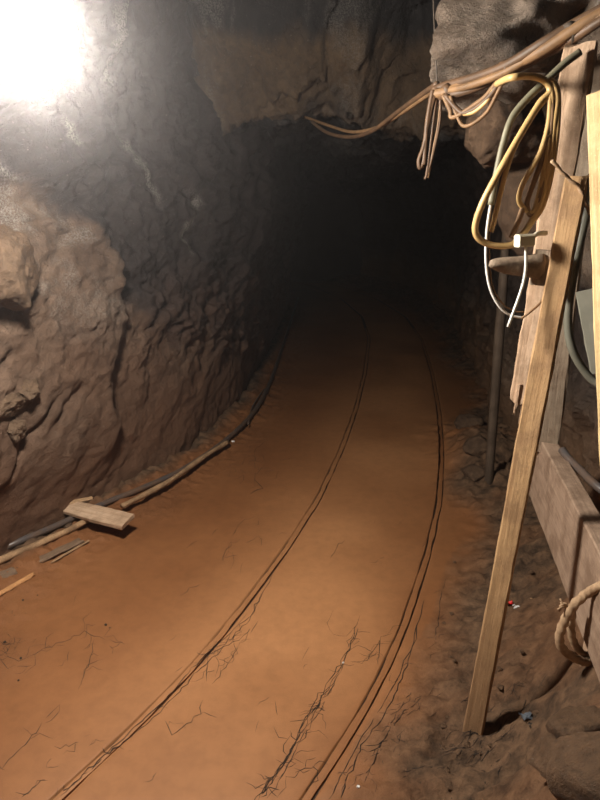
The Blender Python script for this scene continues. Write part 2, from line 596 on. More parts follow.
# the big lit bulge beneath the lamp, ending in an upright edge
edge = 2.98 + .05 * fbm(Zg * 3, Zg * 0 + 2, Zg * 0, 3, 103) + .10 * (Zg - .9)
top = 1.50 + .10 * fbm(Yg * 2.3, Yg * 0, Yg * 0 + 4, 3, 105) - .35 * np.clip(2.1 - Yg, 0, 1)
bul = sstep(0, .16, edge - Yg) * sstep(0.05, .5, Zg) * sstep(-.02, .14, top - Zg)
x = xb + lean + .10 * bul
# black rock ledge above, ending in a second edge deeper in
edge2 = 3.05 + .10 * fbm(Zg * 3, Zg * 0 + 7, Zg * 0, 3, 107)
led = sstep(-.03, .10, edge2 - Yg) * sstep(1.50, 1.75, Zg + .1 * fbm(Yg * 3, Zg * 3, Yg * 0, 2, 109))
x = x + .09 * led
x = x + sstep(3.2, 4.6, Yg) * sstep(.6, 1.7, Zg) * sstep(2.35, 1.95, Zg) * .24
x = x + sstep(1.9, 2.6, Zg) * .08
fa = facets(Yg * 1.9, Zg * 1.7, x * 1.5, 201, .55, .5)
fb = facets(Yg * 6 + .3 * fbm(Yg * 5, Zg * 5, Yg * 0, 2, 3), Zg * 5, x * 3, 221, .5, .5)
fine = fbm(Yg * 9, Zg * 9, x * 5, 5, 121, .55)
mineral_and_shade = sstep(-.07, .07, Zg - np.interp(Yg, [1.0, 2.3, 2.75, 2.98, 3.2, 4.4, 6, 14], [1.75, 1.53, 1.5, 1.05, .85, .45, .2, .1]) + .10 * fbm(Yg * 4, Zg * 4, Yg * 0, 5, 131, .6))  # black rock; its border drops deeper in to paint the lamp's falloff
amp = .12 + .88 * sstep(.35, .9, Zg)
x = x + amp * (.044 * fa + .009 * fb) + (.010 + .010 * amp) * fine + .006 * fbm(Yg * 38, Zg * 38, Yg * 0, 3, 123) * amp
x = x + mineral_and_shade * .035 * facets(Yg * 4.2 + Zg, Zg * 4.6, x * 2, 241, .7, .5) + mineral_and_shade * .022 * ridged(Yg * 5 + Zg * 2, Zg * 7 - Yg * 3, x * 0, 3, 141)
# crevices low on the near wall
for (yc, zc, ang, ln, dp) in ((2.33, .52, .8, .30, .035), (2.55, .62, .7, .16, .022), (2.2, .84, .45, .2, .04), (2.66, .95, .2, .12, .02)):
    ca, sa = math.cos(ang), math.sin(ang)
    u = (Yg - yc) * ca + (Zg - zc) * sa
    v = -(Yg - yc) * sa + (Zg - zc) * ca + .02 * fbm(Yg * 12, Zg * 12, Yg * 0, 3, 151)
    x = x - dp * np.exp(-(v / .016) ** 2) * sstep(ln, ln * .5, np.abs(u))
vein = np.zeros_like(x)
for (yc, zc, h, tilt) in ((3.27, 1.66, .20, .30), (3.60, 1.42, .24, -.1), (3.05, 2.2, .22, .3), (2.72, 1.78, .07, .9), (2.45, 1.62, .05, 1.6)):
    v = Yg - yc + tilt * (Zg - zc) + .05 * fbm(Yg * 8, Zg * 8, Yg * 0, 4, 161)
    vein = np.maximum(vein, np.exp(-(v / .030) ** 2) * sstep(h, h * .4, np.abs(Zg - zc)))
vein = np.clip(vein + .75 * sstep(-.1, .6, fbm(Yg * 3, Zg * 3, Yg * 0 + 9, 5, 171, .65)) * (1 - mineral_and_shade) * sstep(.8, 1.25, Zg), 0, 1)
stain = sstep(1.15, .15, Zg + .25 * fbm(Yg * 2, Zg * 2, Yg * 0, 4, 181)) * .8
wall_left = grid_obj('wall_left', x, Yg, Zg, M_WALL, flip=False, attrs={'mineral_and_shade': mineral_and_shade, 'vein': vein, 'stain': stain})
tag(wall_left, 'rough hewn rock wall, brown below and black above, beside the lamp', kind='structure')


def left_x(y, z):
    i = int(np.argmin(np.abs(ys - y))); j = int(np.argmin(np.abs(zs - z)))
    return float(x[i, j])


LX = left_x
# boulder and broken blocks standing proud of the left wall
def wall_stone(u, v, y, size, seed, mat=M_BOULDER, rot=0.0, name='rock_block'):
    p = PY(u, v, y)
    o = rock_mesh(name, p, size, mat, seed, 36, wall_left, rot=rot)
    return o


# right wall: an overhanging near corner, then the gallery wall set back behind it
ysr = dens(-1.5, 14.6, lambda y: .06 if y < .8 else (.012 if y < 3.0 else min(.012 * (y / 3.0) ** 2, .15)))
zsr = np.concatenate([np.arange(-.1, 2.3, .013), np.arange(2.3, 3.2, .04)])
Yr, Zr = np.meshgrid(ysr, zsr, indexing='ij')
xb = smooth_interp(Yr, XR_Y, XR_X)
ov = np.interp(Zr, [0, .5, .9, 1.15, 1.43, 1.63, 1.94, 2.4, 3.2], [1.35, 1.32, 1.22, 1.08, .90, .76, .56, .40, .3])
ov = ov + .05 * fbm(Zr * 3, Yr * 2, Yr * 0, 3, 301)
ed = 2.22 + .10 * fbm(Zr * 2.5, Zr * 0, Zr * 0 + 3, 3, 303)
k = sstep(.0, .22, ed - Yr)
near_push = np.clip(2.05 - Yr, 0, 3) * .8
xr_ = xb * (1 - k) + (ov + near_push) * k
xr_ = xr_ - sstep(3.0, 4.4, Yr) * sstep(1.3, 2.1, Zr) * .25 - sstep(1.9, 2.6, Zr) * .2 * (1 - k)
xr_ = xr_ - .06 * facets(Yr * 2.2, Zr * 2, xr_ * 1.2, 311, .6, .5) - .022 * facets(Yr * 6, Zr * 6, xr_ * 3, 321, .6, .5) - .028 * fbm(Yr * 8, Zr * 8, xr_ * 4, 5, 331, .55)
minr = sstep(-.1, .1, (1 - k) - .5 + .3 * fbm(Yr * 3, Zr * 3, Yr * 0, 4, 341)) * sstep(.3, .9, Zr) * .8
veinr = .8 * sstep(.3, .7, fbm(Yr * 3.3, Zr * 3.3, Yr * 0 + 2, 5, 351, .65)) * k
stainr = sstep(.8, .1, Zr + .25 * fbm(Yr * 2, Zr * 2, Yr * 0, 4, 361)) * .8
wall_right = grid_obj('wall_right', xr_, Yr, Zr, M_WALLR, flip=True, attrs={'mineral_and_shade': minr, 'vein': veinr, 'stain': stainr})
tag(wall_right, 'overhanging grey brown rock wall behind the timbers and cables', kind='structure')

# ceiling: higher over the near bay, stepping down at a broken brow
ysc = dens(-1.5, 14.6, lambda y: .05 if y < 2.2 else (.013 if y < 3.2 else (.0065 if y < 4.4 else min(.013 * (y / 4.4) ** 2, .15))))
xsc = np.arange(-2.4, 2.7, .015)
Yc, Xc = np.meshgrid(ysc, xsc, indexing='ij')
brow = 3.85 + .25 * fbm(Xc * 1.3, Xc * 0, Xc * 0 + 5, 3, 401) + .06 * fbm(Xc * 6, Yc * 4, Xc * 0, 3, 403)
low = 2.10 + .10 * fbm(Xc * 1.8, Xc * 0 + 2, Xc * 0, 3, 405) - .10 * sstep(.25, -.5, Xc) - .16 * sstep(.45, 1.0, Xc)
hi = 2.58 + .05 * fbm(Xc * 1.1, Yc * 1.1, Xc * 0, 3, 407)
kk = sstep(-.35, .12, Yc - brow)
zc = hi * (1 - kk) + low * kk
zc = zc + .06 * facets(Xc * 2, Yc * 2, zc, 411, .6, .5) + .035 * facets(Xc * 5, Yc * 7, zc * 5, 421, .7, .5) + .035 * fbm(Xc * 8, Yc * 8, zc * 6, 5, 431, .6) + .012 * fbm(Xc * 35, Yc * 35, zc * 30, 3, 433)
shadec = 1 - sstep(2.44, 2.30, zc + .08 * fbm(Xc * 4, Yc * 4, Xc * 0, 4, 447)) * sstep(-.42, -.25, Yc - brow + .12 * fbm(Xc * 4, Yc * 4, Xc * 0, 4, 441)) * sstep(.30, .08, Yc - brow + .1 * fbm(Xc * 5, Yc * 5, Xc * 0, 4, 443))  # darkening above the brow is roof shade put into the colour
veinc = .3 * sstep(.35, .8, fbm(Xc * 4, Yc * 4, Xc * 0 + 2, 5, 451, .65))
ceiling = grid_obj('ceiling', Xc, Yc, zc, M_CEIL, flip=True, attrs={'mineral_and_shade': shadec, 'vein': veinc, 'stain': veinc * 0})
tag(ceiling, 'jagged rock roof with shade in its colour, stepping down at a brown brow', kind='structure')

# far end where the gallery bends out of sight
yy = np.linspace(-2.2, 2.8, 60); zz = np.linspace(-.2, 3.0, 40)
A, B = np.meshgrid(yy, zz, indexing='ij')
wall_back = grid_obj('wall_back', A, 14.2 + .15 * fbm(A * 2, B * 2, A * 0, 4, 501), B, M_CEIL, attrs={'mineral_and_shade': A * 0 + 1, 'vein': A * 0, 'stain': A * 0})
tag(wall_back, 'black rock at the end of the tunnel bend', kind='structure')

# ------------------------------------------------------------------ rails
def make_rail(side, label):
    yv = dens(.9, 13.2, lambda y: .02 if y < 4 else .06)
    prof = [(-.0185, -.016), (-.0185, -.007), (-.016, -.006), (.016, -.006), (.0185, -.007), (.0185, -.016), (.006, -.03), (.006, -.085), (.04, -.095), (.04, -.105), (-.04, -.105), (-.04, -.095), (-.006, -.085), (-.006, -.03)]
    V, Fc = [], []
    n = len(prof)
    xs_ = trk(yv) + side * GAUGE2
    for a, c in zip(xs_, yv):
        for px, pz in prof: V.append((a + px, c, pz - .002))
    for i in range(len(yv) - 1):
        for k_ in range(n):
            k2 = (k_ + 1) % n
            Fc.append((i * n + k_, (i + 1) * n + k_, (i + 1) * n + k2, i * n + k2))
    Fc.append(tuple(range(n))); Fc.append(tuple((len(yv) - 1) * n + k_ for k_ in range(n))[::-1])
    root = empty('mine_rail', (float(xs_[0]), float(yv[0]), 0))
    o = mesh_obj('rail_bar', V, Fc, M_RAIL, None, False); under(o, root)
    # mud dried on the running face
    V, Fc = [], []
    yv2 = dens(.9, 8.0, lambda y: .012)
    x2 = trk(yv2) + side * GAUGE2
    h = .0012 + .0010 * fbm(yv2 * 14, yv2 * 0, yv2 * 0 + side, 4, 61)
    wl_ = -.0112 + .0026 * fbm(yv2 * 11, yv2 * 0 + 2, yv2 * 0 + side, 4, 62)
    wr_ = .0112 + .0026 * fbm(yv2 * 11, yv2 * 0 + 5, yv2 * 0 + side, 4, 63)
    for a, c, hh, p, r_ in zip(x2, yv2, h, wl_, wr_):
        V += [(a + p, c, -.007), (a + p, c, hh - .0022), (a, c, hh - .0012), (a + r_, c, hh - .0022), (a + r_, c, -.007)]
    for i in range(len(yv2) - 1):
        for k_ in range(4):
            Fc.append((i * 5 + k_, (i + 1) * 5 + k_, (i + 1) * 5 + k_ + 1, i * 5 + k_ + 1))
    o = mesh_obj('mud_crust', V, Fc, M_MUD, None, False); under(o, root)
    at_ = o.data.attributes.new('silt', 'FLOAT', 'POINT')
    at_.data.foreach_set('value', np.full(len(V), .6 if side < 0 else .25, dtype=np.float32))
    tag(root, label, 'rail')
    return root


make_rail(-1, 'rusty mine rail sunk in mud, on the side of the plank and pipe')
make_rail(1, 'rusty mine rail sunk in mud, on the side of the leaning post')

# ------------------------------------------------------------------ lamp
lamp = empty('mine_lamp', LAMP_POS)
me_, nt_, b_ = new_mat('lamp_glow')
b_.inputs['Base Color'].default_value = (1, 1, 1, 1)
b_.inputs['Emission Color'].default_value = (1.0, .93, .82, 1)
b_.inputs['Emission Strength'].default_value = LAMP_EMIT


def lathe(name, prof, c, mat, parent, seg=24):
    V, Fc = [], []
    for r_, z_ in prof:
        for k_ in range(seg):
            a = 2 * math.pi * k_ / seg
            V.append((c[0] + r_ * math.cos(a), c[1] + r_ * math.sin(a), c[2] + z_))
    for i in range(len(prof) - 1):
        for k_ in range(seg):
            k2 = (k_ + 1) % seg
            Fc.append((i * seg + k_, i * seg + k2, (i + 1) * seg + k2, (i + 1) * seg + k_))
    o = mesh_obj(name, V, Fc, mat)
    under(o, parent)
    return o


GR = .11
lathe('globe', [(.001, -GR)] + [(GR * math.sin(a), -GR * math.cos(a)) for a in np.linspace(.2, 2.5, 12)], LAMP_POS, me_, lamp, 20)
lathe('lamp_shade', [(.105, .055), (.108, .063), (.09, .095), (.045, .125), (.035, .18), (.001, .185)], LAMP_POS, M_BLACKM, lamp)
tube('lamp_cord', [LAMP_POS + Vector((0, 0, .18)), LAMP_POS + Vector((-.02, .02, .4)), LAMP_POS + Vector((-.03, .02, .8))], .006, M_TAPE, lamp)
tag(lamp, 'glaring white lamp hanging high by the rock wall', 'lamp')

# ------------------------------------------------------------------ stones set in the walls
# (parts of the left wall)
for (u, v, z_off, size, sd, rot) in ((-2, 272, 0, (.12, .13, .135), 3, .3), (16, 402, .035, (.07, .10, .06), 8, .2), (34, 388, .03, (.055, .085, .045), 12, .7), (18, 427, .03, (.05, .08, .05), 15, 1.0)):
    d = ray(u, v)
    t_ = 1.6
    while t_ < 4:
        p = Vector((0, 0, CAM_H)) + d * t_
        if p.x < LX(p.y, p.z) + .015: break
        t_ += .01
    rock_mesh('rock_block', p - Vector((z_off, 0, 0)), size, M_BOULDER, sd, 60, wall_left, rot=rot, hmin=.95 if sd == 3 else .72, fine=.09)

# quartz block hanging over the timbers (part of the right wall)
rock_mesh('quartz_block', PY(548, 22, 2.05), (.36, .30, .26), M_QUARTZ, 21, 90, wall_right, rot=.4, fine=.10)
rock_mesh('rock_block', PY(505, 118, 2.14), (.13, .20, .15), M_STONE, 27, 60, wall_right, rot=.2, fine=.08)
rock_mesh('rock_block', PY(580, 195, 2.2), (.20, .22, .26), M_STONE, 33, 60, wall_right, rot=.9, fine=.08)

# ------------------------------------------------------------------ timbers on the right
base = PZ(471, 742, .02)
topp = PY(577, 178, 1.44)
n_post = Vector((-.5, -.86, .1))
o = plank('timber_post', base - (topp - base).normalized() * .06, topp, .052, .024, n_post, M_WOOD, seg=40, rough=.0016, broken=(0, .006), seed=3)
tag(o, 'long pale muddy plank leaning upright from the floor bank', 'post')

o = plank('rough_board', PY(524, 396, 1.555), PY(581, 45, 1.53), .068, .026, (-.5, -.86, .1), M_WOOD2, seg=30, rough=.003, broken=(.028, .012), seed=5)
for k_, (u0, u1, v1, w_) in enumerate(((517, 514, 414, .014), (523, 519, 424, .012), (529, 526, 416, .014))):
    pl_ = plank('splinter', PY(u1, v1, 1.552), PY(u0 + 3, 384, 1.550), w_, .012, (-.5, -.86, .1), M_WOOD2, seg=6, rough=.0015, broken=(.008, 0), taper=lambda t: .35 + .65 * t, seed=80 + k_)
    wm_ = pl_.matrix_basis.copy()
    pl_.parent = o
    pl_.matrix_parent_inverse = o.matrix_basis.inverted()
    pl_.matrix_basis = wm_
tag(o, 'pinkish rough board with a splintered lower end behind the leaning plank', 'board')
o = plank('prop_post', PY(545, 449, 1.97), PY(591, 55, 1.70), .085, .05, (-.45, -.9, 0), M_WOODD, seg=20, rough=.003, seed=9)
tag(o, 'dark weathered prop standing on the beam behind the leaning plank', 'post')
o = plank('yellow_plank', PY(626, 560, 1.14), PY(611, 92, 1.22), .085, .03, (-.8, -.6, .1), M_WOODY, seg=24, rough=.002, broken=(0, .008), seed=13)
tag(o, 'bright yellowish clean plank standing beside the grey hose loop', 'plank')

# barrier beam on edge and its stub post
bA, bB = PZ(537, 434, .70), PZ(590, 537, .70)
dirb = (bB - bA).normalized()
sidev = Vector((-dirb.y, dirb.x, 0))
if sidev.x > 0: sidev = -sidev
off = -sidev * .03 + Vector((0, 0, -.125))
o = plank('barrier_beam', bA + off - dirb * .02, bB + off + dirb * .25,   .25, .055, sidev, M_WOODB, seg=24, rough=.002, seed=17)
tag(o, 'heavy timber beam set on edge as a low barrier', 'beam')
p = PY(598, 560, 1.30)
o = plank('stub_post', Vector((p.x + .055, 1.28, .02)), Vector((p.x + .055, 1.28, .665)), .10, .07, (-.8, -.6, 0), M_WOOD2, seg=16, rough=.002, seed=19)
tag(o, 'short squared stub post holding the beam, rope hung against it', 'post')

# pointed stake nailed across, with its block
stk = empty('pointed_stake', PY(545, 268, 1.47))
tipp, bas = PY(490, 264, 1.44), PY(538, 266, 1.47)
V = tube('stake_point', [tipp, tipp.lerp(bas, .3), tipp.lerp(bas, .7), bas], .03, M_WOODD, stk, seg=9, n=4, rfun=lambda t, a, L: .006 + .026 * t ** .7 + .003 * math.sin(3 * a + 4 * t))
plank('stake_block', PY(541, 285, 1.475), PY(547, 250, 1.475), .045, .045, (-.5, -.85, 0), M_WOODD, stk, seg=6, seed=23)
tag(stk, 'pointed wooden stake jutting sideways from the boards', 'stake')

# cream connector with lead
con = empty('cable_connector', PY(524, 241, 1.42))
o = plank('connector_body', PY(517, 241, 1.42), PY(532, 240, 1.43), .028, .024, (-.3, -.95, 0), M_PVC, con, seg=4, rough=.0005, seed=2)
tube('lead', [PY(530, 240, 1.43), PY(537, 234, 1.45), PY(546, 233, 1.47)], .006, M_PVC, con)
tube('rod', [PY(526, 246, 1.42), PY(524, 280, 1.42), PY(508, 327, 1.40)], .0035, M_WHITE, con, seg=6)
tag(con, 'cream plastic cable connector with a thin rod hanging from it', 'connector')

# tape strap round the rough board
o = tube('wire_strap', [PY(522, 318, 1.45), PY(530, 312, 1.44), PY(541, 302, 1.45), PY(546, 290, 1.49)], .003, M_TAN, seg=6)
tag(o, 'thin tan wire tied round the rough board', 'wire')

# grey hose loop and sheets behind
o = tube('hose_loop', [PY(592, 175, 1.55), PY(586, 215, 1.52), PY(576, 260, 1.5), PY(568, 315, 1.5), PY(572, 348, 1.49), PY(586, 373, 1.48), PY(602, 386, 1.46), PY(640, 400, 1.4)], .0105, M_HOSE, seg=10)
tag(o, 'thick grey hose hanging in a loop beside the leaning plank', 'hose')
o = plank('grey_board', PY(602, 372, 1.75), PY(586, 290, 1.78), .06, .012, (-.5, -.8, .3), M_GREYPL, seg=8, seed=29)
tag(o, 'small pale grey board propped behind the hose loop', 'board')
o = tube('black_hose', [PY(562, 450, 1.83), PY(568, 458, 1.79), PY(576, 466, 1.75), PY(602, 490, 1.62), PY(650, 520, 1.5)], .013, M_HOSEB, seg=10)
tag(o, 'dark hose lying along behind the barrier beam', 'hose')

# thin prop further in
pb = PZ(489, 482, .06)
o = tube('thin_prop', [pb + Vector((0, 0, -.06)), pb.lerp(PY(504, 270, pb.y + .05), .5), PY(506, 240, pb.y + .05), PY(511, 150, pb.y + .06)], .024, M_WOODK, seg=9, rfun=lambda t, a, L: .026 - .006 * t + .002 * math.sin(2 * a + 9 * t))
tag(o, 'thin dark pole standing against the wall deeper in the tunnel', 'pole')

# ------------------------------------------------------------------ cables
def rel(pts, y): return [PY(a[0], a[1], a[2] if len(a) > 2 else y) for a in pts]


bun = empty('cable_bundle', PY(436, 90, 1.85))
main = [(640, -8, 1.45), (600, 14, 1.5), (570, 32, 1.55), (540, 50, 1.6), (505, 69, 1.68), (470, 83, 1.76), (447, 90, 1.82), (434, 93, 1.86)]
for k_, (du, dv, r_, mt) in enumerate(((0, -5, .0125, M_BRN), (0, 1, .0135, M_TAN), (2, 7, .011, M_BRN), (-2, 4, .010, M_TAN))):
    pts = [(a + du, b + dv * (1 - .35 * i / 7) + 1.2 * math.sin(i * 1.9 + k_ * 2), y + .012 * math.sin(i * 1.3 + k_ * 1.7)) for i, (a, b, y) in enumerate(main)]
    tube('cable', rel(pts, 0), r_, mt, bun)
for i in (2, 4, 6):
    a, b, y = main[i]
    tube('tape', [PY(a - 3, b + 3, y), PY(a + 3, b, y)], .024 if i < 6 else .02, M_TAPE if i == 2 else M_BRN, bun, seg=12, n=2)
tag(bun, 'thick bundle of brown cables slung from the rock to the post top', 'cable')

far = empty('far_cable', PY(436, 88, 1.86))
tube('cable', rel([(437, 84, 1.86), (420, 96, 2.05), (398, 112, 2.3), (372, 131, 2.6), (350, 137, 2.9), (328, 133, 3.2), (312, 122, 3.5)], 0), .0085, M_BRN, far)
tube('cable', rel([(438, 88, 1.88), (422, 99, 2.05), (400, 114, 2.3), (376, 128, 2.6), (352, 132, 2.9), (330, 126, 3.3), (305, 117, 3.7)], 0), .0075, M_TAN, far)
tag(far, 'pair of brown cables swagging away into the dark tunnel', 'cable')

o = tube('tie_wire', [PY(437, 88, 1.86), PY(436, 60, 1.87), PY(434, 20, 1.9), PY(433, -25, 1.95)], .0022, M_TAPE, seg=5)
tag(o, 'thin tie wire holding the cable bundle up to the roof', 'wire')

lp = empty('hanging_loops', PY(434, 92, 1.86))
for pts, r_, mt in (([(437, 88), (431, 110), (424, 145), (419, 160), (420, 168), (424, 160), (427, 130), (434, 95)], .0062, M_BRN),
                    ([(440, 90), (440, 120), (434, 150), (428, 172), (425, 179), (427, 172), (431, 140), (436, 100)], .0042, M_BRN),
                    ([(433, 90), (430, 105), (427, 125), (425, 150), (424, 165)], .007, M_BRN),
                    ([(441, 95), (438, 125), (433, 150), (428, 178)], .0034, M_TAN)):
    tube('cable', rel(pts, 1.84), r_, mt, lp, seg=7)
tag(lp, 'slack brown cable ends hanging straight down below the bundle', 'cable')

sw = empty('cable_swag', PY(450, 95, 1.78))
for pts, r_, mt in (([(443, 95), (450, 110), (451, 117), (457, 116), (470, 108), (485, 97), (498, 82), (512, 76)], .0062, M_TAN),
                    ([(445, 95), (456, 108), (464, 113), (476, 108), (490, 96), (500, 84), (520, 75)], .007, M_BRN),
                    ([(450, 96), (458, 118), (464, 126), (474, 123), (487, 112), (496, 96), (503, 82)], .005, M_TAN),
                    ([(464, 114), (474, 112), (486, 102), (494, 90), (506, 78)], .006, M_YEL)):
    tube('cable', rel([(a, b, 1.80 - .16 * (a - 443) / 70) for a, b in pts], 0), r_, mt, sw, seg=7)
tag(sw, 'swag of tan cables drooping between the bundle and the yellow coil', 'cable')

co = empty('yellow_cable_coil', PY(530, 80, 1.48))
for pts, r_, mt in (([(497, 84, 1.62), (510, 78), (530, 76), (545, 81), (550, 92), (540, 103), (522, 132), (503, 165), (485, 198), (476, 222), (477, 236), (488, 244), (505, 246), (516, 242), (530, 224), (541, 200), (549, 165), (554, 125), (557, 100), (553, 84), (548, 80)], .0078, M_YEL),
                    ([(549, 96), (535, 112), (518, 140), (508, 165), (500, 195), (493, 225), (491, 232)], .0058, M_YEL),
                    ([(551, 84), (552, 110), (547, 150), (540, 190), (533, 212), (524, 208), (519, 200), (522, 186), (532, 168), (542, 148), (549, 120), (550, 90)], .0062, M_YEL),
                    ([(553, 90), (551, 130), (543, 180), (536, 206), (530, 215), (527, 204), (531, 190), (540, 165), (548, 135)], .006, M_TAN),
                    ([(523, 207), (518, 222), (511, 238)], .0065, M_TAN),
                    ([(554, 82), (558, 95), (557, 130), (551, 175), (543, 205), (534, 220)], .0065, M_YEL)):
    tube('cable', [PY(a[0], a[1], (a[2] if len(a) > 2 else 1.46) + .012 * math.sin(a[1] * .05 + a[0] * .03)) for a in pts], r_, mt, co, seg=9)
tag(co, 'long coil of yellow cable hanging from the post top', 'cable')

gc = empty('grey_green_cable', PY(566, 58, 1.46))
tube('sheath', rel([(580, 52), (564, 64), (545, 82), (528, 98), (512, 118), (503, 145), (497, 172), (491, 205)], 1.5), .0085, M_GRN, gc)
tube('white_core', rel([(491, 203), (487, 230), (486, 262), (490, 288), (499, 306), (510, 315), (523, 318)], 1.5), .0034, M_WHITE, gc, seg=7)
tube('white_core', rel([(491, 203), (489, 245), (492, 284), (502, 303), (514, 311), (524, 312)], 1.5), .0022, M_TAN, gc, seg=6)
tag(gc, 'grey green cable ending in a bare white wire that curls at the boards', 'cable')

tw = tube('knotted_cord', rel([(552, 160), (560, 170), (568, 178), (578, 186), (582, 194), (586, 205), (592, 216)], 1.42), .005, M_ROPE, seg=7, rfun=lambda t, a, L: .0042 + .0012 * math.sin(t * 34 + a))
tag(tw, 'knotted tan cord tied across the leaning plank', 'cord')

# ------------------------------------------------------------------ rope at the beam
rp = empty('rope_coil', PY(575, 600, 1.27))
def ropef(R): return lambda t, a, L: R * (1 + .13 * math.sin(3 * a + L * 260))
def rope(pts, R=.0105):
    path = smooth_path([PY(a[0], a[1], (a[2] if len(a) > 2 else 1.22)) for a in pts], 16)
    return tube('rope_turn', path, R, M_ROPE, rp, seg=12, rfun=ropef(R), raw=True)
rope([(625, 578, 1.15), (604, 585, 1.18), (588, 593), (575, 604), (566, 618), (560, 634), (561, 646), (570, 655), (582, 661), (592, 660), (605, 648), (625, 630)])
rope([(573, 606, 1.235), (571, 625, 1.235), (573, 640, 1.235), (580, 651, 1.235), (588, 655, 1.235), (602, 640, 1.235)], .0095)
fr = random.Random(4)
for k_ in range(7):
    s0 = PY(567, 607, 1.225)
    tube('frayed_end', [s0, s0 + Vector((-.008 + fr.uniform(-.004, .004), 0, .006 + fr.uniform(-.006, .006))), s0 + Vector((-.02 + fr.uniform(-.008, .008), fr.uniform(-.01, .01), .010 + fr.uniform(-.018, .012)))], .0025, M_ROPE, rp, seg=5, n=3)
tag(rp, 'thick twisted hemp rope looped against the stub post', 'rope')

# ------------------------------------------------------------------ left side: pipe, sticks, plank
hose_px = [(-6, 552), (20, 541), (60, 524), (105, 503), (140, 489), (185, 468), (228, 438), (255, 410), (270, 382), (283, 345), (292, 318), (298, 298)]
pts = []
for (u, v) in hose_px:
    p = PZ(u, v, .07)
    p.z = max(fz(p.x, p.y) + .018, .05)
    p = PZ(u, v, p.z)
    pts.append(p)
o = tube('black_pipe', pts, .015, M_HOSEB, seg=10)
tag(o, 'long dark pipe running along the foot of the brown rock wall', 'pipe')
pts = [PZ(u, v, .062) for u, v in ((122, 506), (150, 492), (180, 474), (205, 456), (228, 442))]
o = tube('rusty_pipe', pts, .014, M_STICK, seg=9, rfun=lambda t, a, L: .014 + .002 * math.sin(2 * a + 17 * t))
tag(o, 'rough brown pole lying along the dark pipe beyond the loose plank', 'pole')
pts = [PZ(u, v, .05) for u, v in ((248, 424), (252, 408), (262, 392), (268, 386))]
o = tube('thin_wire', pts, .006, M_HOSEB, seg=6)
tag(o, 'short thin wire branching off the dark pipe in the gloom', 'wire')
pts = [PZ(u, v, .055) for u, v in ((-25, 572), (10, 556), (45, 541), (75, 527), (100, 513))]
o = tube('wood_stick', pts, .015, M_STICK, seg=9, rfun=lambda t, a, L: .0165 - .003 * t + .0015 * math.sin(3 * a + 23 * t))
tag(o, 'barky brown stick running under the loose plank', 'stick')
a_, b_2 = PZ(36, 562, .03), PZ(82, 540, .03)
o = plank('wood_scrap', a_, b_2, .04, .012, (0, 0, 1), M_SCRAP, seg=10, rough=.003, broken=(.02, .02), seed=41)
tag(o, 'dark flat wood scrap half sunk in mud beside the barky stick', 'wood scrap')
o = plank('wood_splinter', PZ(-8, 598, .03), PZ(32, 575, .025), .022, .012, (0, 0, 1), M_STICKO, seg=10, rough=.002, broken=(.01, .015), seed=43)
tag(o, 'bright orange wood splinter lying on the mud', 'splinter')
o = plank('wood_splinter', PZ(52, 562, .02), PZ(88, 541, .02), .010, .008, (0, 0, 1), M_STICK, seg=8, rough=.0015, broken=(.01, .01), seed=47)
tag(o, 'thin pale wood splinter beside the dark wood scrap', 'splinter')
o = plank('wood_chunk', PZ(-8, 580, .035), PZ(14, 572, .035), .045, .025, (0, -.3, 1), M_SCRAP, seg=8, rough=.004, broken=(.01, .012), seed=49)
tag(o, 'grey splintered wood chunk between barky stick and orange splinter', 'wood chunk')
# the loose plank
lpk = empty('loose_plank', PZ(97, 515, .09))
pa, pb2 = PZ(68, 507, .095), PZ(128, 522, .085)
plank('board', pa, pb2, .095, .026, (.05, -.25, 1), M_WOOD2, lpk, seg=14, rough=.002, broken=(.012, .004), taper=lambda t: .72 + .28 * math.sin(min(1, t * 1.4 + .25) * math.pi / 2), seed=53)
plank('split_strip', PZ(67, 503, .112), PZ(92, 498, .112), .022, .012, (.05, -.25, 1), M_STICK, lpk, seg=8, rough=.002, broken=(.006, .006), seed=55)
tag(lpk, 'pale cut plank lying loose across the pipe', 'plank')

# stones
def stone(u, v, r_, label, seed, mat=M_STONE, name='loose_stone', group=None, flat=.75, z=None):
    g = PZ(u, v, .0)
    for _ in range(4):
        g = PZ(u, v, fz(g.x, g.y))
    o = rock_mesh(name, g + Vector((0, 0, r_ * flat * .45)), (r_, r_ * .9, r_ * flat), mat, seed, 18)
    tag(o, label, 'stone', group)
    return o


stone(68, 527, .022, 'small round grey stone beside the loose plank', 61, M_STONE)
stone(580, 738, .065, 'brown angular stone at the edge of the earth bank', 63, M_BANK, name='bank_stone')
stone(560, 772, .055, 'dark low stone set in the bank below the rope', 65, M_BANK, name='bank_stone')
stone(612, 806, .11, 'large smooth brown stone beside the angular bank stone', 67, M_BANK, name='bank_stone')
for k_, (u, v) in enumerate(((343, 663), (358, 787), (233, 442))):
    stone(u, v, .0045 if k_ < 2 else .009, 'tiny white pebble lying on the orange mud', 70 + k_, M_PAPER, name='white_pebble', group='white pebbles on the mud')
rs = random.Random(12)
for k_ in range(26):
    u, v = rs.uniform(440, 540), rs.uniform(560, 790)
    if 300 < u < 440: continue
    stone(u, v, rs.uniform(.005, .012), 'small clod of earth on the bank beside the leaning plank', 90 + k_, M_BANK, name='earth_clod', group='clods on the earth bank')
for k_ in range(8):
    u, v = rs.uniform(0, 110), rs.uniform(565, 690)
    stone(u, v, rs.uniform(.003, .005), 'dark crumb of rock on the mud near the wooden sticks', 130 + k_, M_TWIG, name='rock_crumb', group='crumbs near the sticks')
for k_, (u, v, r_) in enumerate(((474, 478, .06), (478, 452, .09), (468, 428, .10))):
    stone(u, v, r_, 'dim brown rubble stone heaped at the foot of the thin pole', 160 + k_, M_STONE, name='rubble_stone', group='rubble by the thin pole')

